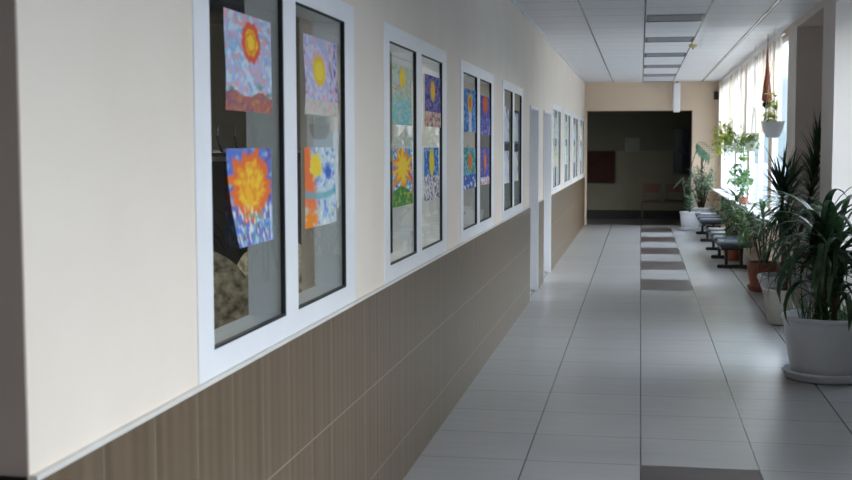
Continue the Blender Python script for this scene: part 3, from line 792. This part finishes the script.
for k in range(26):
    a = k*2.399; fo.leaf((0, 0, .36+.012*k), (math.cos(a), math.sin(a), .7), R(.14,.24), .06)
fo.build('foliage', M_l_blue, t, True)

# ---------------------------------------------------------------- hanging plants in the windows
def trailing(t, m, n, spread, up, down, Ls, ws, z0=0):
    fo = MB((-9, .045, -9, 9)); vi = MB((-9, .04, -9, 9))
    for k in range(n):
        a = k*2.399+R(-.3,.3); L = spread*R(.5, 1); ztop = up*R(.2, 1); zend = -down*R(.2, 1)
        p = [Vector((.05*math.cos(a), .05*math.sin(a), z0)), Vector((.4*L*math.cos(a), .6*L*math.sin(a), z0+ztop)), Vector((.45*L*math.cos(a), L*math.sin(a), z0+ztop*.4+zend*.3)), Vector((.45*L*math.cos(a), 1.05*L*math.sin(a), z0+zend))]
        vi.tube(p, .003, 5)
        for q in range(9):
            s_ = R(0, 2.99); i = int(s_); b = p[i].lerp(p[i+1], s_-i); az = R(0, 2*PI)
            fo.leaf(b, (math.cos(az), math.sin(az), R(-.6,.4)), R(.7,1.2)*Ls, ws*R(.8,1.2))
    vi.build('vine', m, t, True); fo.build('foliage', m, t, True)
def hang_pot(t, r, h, m):
    b_ = MB(); b_.lathe([(r*.35,-h), (r*.62,-h*.93), (r*.9,-h*.5), (r,-h*.12), (r*1.06,-.01), (r*1.06,0), (r*.95,0), (r*.92,-.03)], seg=32); b_.build('pot', m, t, 'auto')
    b_ = MB(); b_.lathe([(.001,-.025), (r*.93,-.03)], seg=24); b_.build('soil', M_soil, t)
def wires(t, r, top):
    b_ = MB()
    for k in range(3):
        a = k*2*PI/3+.4; b_.tube([(r*math.cos(a),r*math.sin(a),-.01), (0,0,top-.25), (0,0,top)], .0035, 5)
    b_.build('hanger', M_trim, t)
t = thing('hanging_plant', 'white bowl hanging at the window with yellowish sprigs above it', 'hanging plant', (1.465, 14.22, 1.93), 'hanging plants at the far windows')
hang_pot(t, .125, .19, M_hpot); wires(t, .12, CH-1.93)
trailing(t, M_l_yel, 9, .18, .36, .02, .07, .045, 0)
t = thing('hanging_plant', 'bushy green hanging plant trained on a thin wire hoop', 'hanging plant', (1.47, 16.6, 1.72), 'hanging plants at the far windows')
hang_pot(t, .12, .14, M_hpot); wires(t, .05, CH-1.72)
b_ = MB(); b_.tube([(0, .26*math.cos(PI*k/16), .02+.42*math.sin(PI*k/16)) for k in range(17)], .008, 6); b_.build('hoop', M_trim, t)
trailing(t, M_l_pale, 17, .42, .14, .30, .085, .055)
t = thing('hanging_plant', 'green and yellow trailing hanging plant between the hoop plant and the end wall', 'hanging plant', (1.47, 18.9, 1.70), 'hanging plants at the far windows')
hang_pot(t, .11, .13, M_hpot); wires(t, .05, CH-1.70)
trailing(t, M_l_pale, 15, .55, .3, .32, .09, .06)
t = thing('hanging_plant', 'tall yellow-green climbing plant hanging closest to the end wall', 'hanging plant', (1.47, 21.2, 1.68), 'hanging plants at the far windows')
hang_pot(t, .12, .14, M_hpot); wires(t, .05, CH-1.68)
trailing(t, M_l_yel, 26, .62, .45, .30, .10, .065)
t = thing('ivy_plant', 'sparse ivy trailing low across the window panes', 'ivy plant', (1.52, 18.75, SZ), None)
b_ = MB(); b_.lathe([(.05,.0), (.07,.10), (.075,.11), (.065,.11)], seg=20); b_.build('pot', M_terra, t, 'auto')
vi = MB((-9,.06,-9,9)); fo = MB((-9,.06,-9,9))
for k, (dy, h) in enumerate(((-1.9,.45), (-1.1,.55), (.9,.6), (2.3,.5), (-.4,.42), (1.6,.36))):
    p = [Vector((0,0,.1)), Vector((-.03,dy*.3,h*.8)), Vector((-.05,dy*.7,h)), Vector((-.06,dy,h*.86))]
    vi.tube(p, .004, 5)
    for q in range(17):
        s_ = R(.5, 2.99); i = int(s_); b = p[i].lerp(p[i+1], s_-i); az = R(0, 2*PI)
        fo.leaf(b, (math.cos(az), math.sin(az), R(-.7,.3)), R(.09,.14), .065)
vi.build('vine', M_l_mid, t, True); fo.build('foliage', M_l_mid, t, True)
t = thing('plant_hanger', 'red-brown tapering cord hanger with dark knot before the nearest curtain', 'plant hanger', (1.47, 15.0, 0))
b_ = MB(); b_.lathe([(.008,2.80), (.018,2.6), (.05,2.3), (.062,2.2), (.03,2.17)], seg=14); b_.build('cord_cone', M_red, t, True)
b_ = MB(); b_.lathe([(.02,2.10), (.05,2.13), (.05,2.16), (.02,2.18)], seg=14); b_.build('knot', M_dark, t, True)
b_ = MB(); b_.tube([(0,0,2.79), (0,0,CH)], .004, 6); b_.build('cord', M_red, t)

# ---------------------------------------------------------------- outside ground
mb = MB(); mb.quad((2.4,-40,-1.2), (300,-40,-1.2), (300,400,-1.2), (2.4,400,-1.2))
struct('ground_outside', mb, pbr('pale_ground', (.066,.088,.102,1), (.056,.078,.092,1), .8, .3))

# ---------------------------------------------------------------- light
w = bpy.data.worlds.new('sky'); sc.world = w; w.use_nodes = True
nt = w.node_tree; nt.nodes.clear()
tc = N(nt, 'ShaderNodeTexCoord'); sp = N(nt, 'ShaderNodeSeparateXYZ'); nt.links.new(tc.outputs['Generated'], sp.inputs[0])
rp = N(nt, 'ShaderNodeValToRGB'); rp.color_ramp.elements[0].position = .16; rp.color_ramp.elements[1].position = .7
rp.color_ramp.elements[0].color = (.90, .955, 1.0, 1); rp.color_ramp.elements[1].color = (.68, .83, 1.0, 1)
e = rp.color_ramp.elements.new(.05); e.color = (.062, .082, .096, 1)
nt.links.new(sp.outputs['Z'], rp.inputs[0])
bg = N(nt, 'ShaderNodeBackground', _Strength=10.0); nt.links.new(rp.outputs[0], bg.inputs[0])
wo = N(nt, 'ShaderNodeOutputWorld'); nt.links.new(bg.outputs[0], wo.inputs[0])

def area(name, loc, rot, sx, sy, power=0, color=(1,1,1), portal=False):
    l = bpy.data.lights.new(name, 'AREA'); l.shape = 'RECTANGLE'; l.size = sx; l.size_y = sy; l.energy = power; l.color = color
    l.cycles.is_portal = portal
    o = bpy.data.objects.new(name, l); col.objects.link(o); o.location = loc; o.rotation_euler = rot
    return o
RY = (0, PI/2, 0)     # -Z turned to -X
RYn = (0, PI/2, 0)
for i, (a, b) in enumerate(FWY): area('window_portal', (RW+.09, (a+b)/2, (SZ+HZ)/2), RYn, HZ-SZ, b-a, portal=True)
for i, (a, b) in enumerate(NW): area('window_portal', (2.17, (a+b)/2, 1.83), RYn, 2.06, b-a, portal=True)
area('classroom_fill_light', (-2.7, 6.2, CH-.08), (0, 0, 0), 1.2, .3, 42, (1, .95, .85))  # added fill light for the room behind the glass

# ---------------------------------------------------------------- camera
f, yaw, pitch, roll, h = 1215.03, .1745, .077, -.0021, 1.658
cy, sy, cp, spn = math.cos(yaw), math.sin(yaw), math.cos(pitch), math.sin(pitch)
F = Vector((-sy*cp, cy*cp, -spn)); Rr = Vector((cy, sy, 0)); U = Rr.cross(F)
cr_, sr_ = math.cos(roll), math.sin(roll)
R2 = Rr*cr_+U*sr_; U2 = U*cr_-Rr*sr_
cam = bpy.data.cameras.new('camera'); co = bpy.data.objects.new('camera', cam); col.objects.link(co)
from mathutils import Matrix
co.matrix_world = Matrix(((R2.x,U2.x,-F.x,0), (R2.y,U2.y,-F.y,0), (R2.z,U2.z,-F.z,h), (0,0,0,1)))
cam.sensor_width = 36; cam.lens = f*36/852; cam.clip_end = 200; cam.clip_start = .05
cam.dof.use_dof = True; cam.dof.focus_distance = 7.5; cam.dof.aperture_fstop = 5.6
sc.camera = co

sc.view_settings.view_transform = 'Standard'
sc.view_settings.look = 'None'; sc.view_settings.exposure = 0.08
sc.cycles.use_denoising = True
try: sc.cycles.denoiser = 'OPENIMAGEDENOISE'
except Exception: pass
sc.cycles.max_bounces = 12; sc.cycles.diffuse_bounces = 6; sc.cycles.glossy_bounces = 5; sc.cycles.transparent_max_bounces = 16
sc.cycles.sample_clamp_indirect = 10
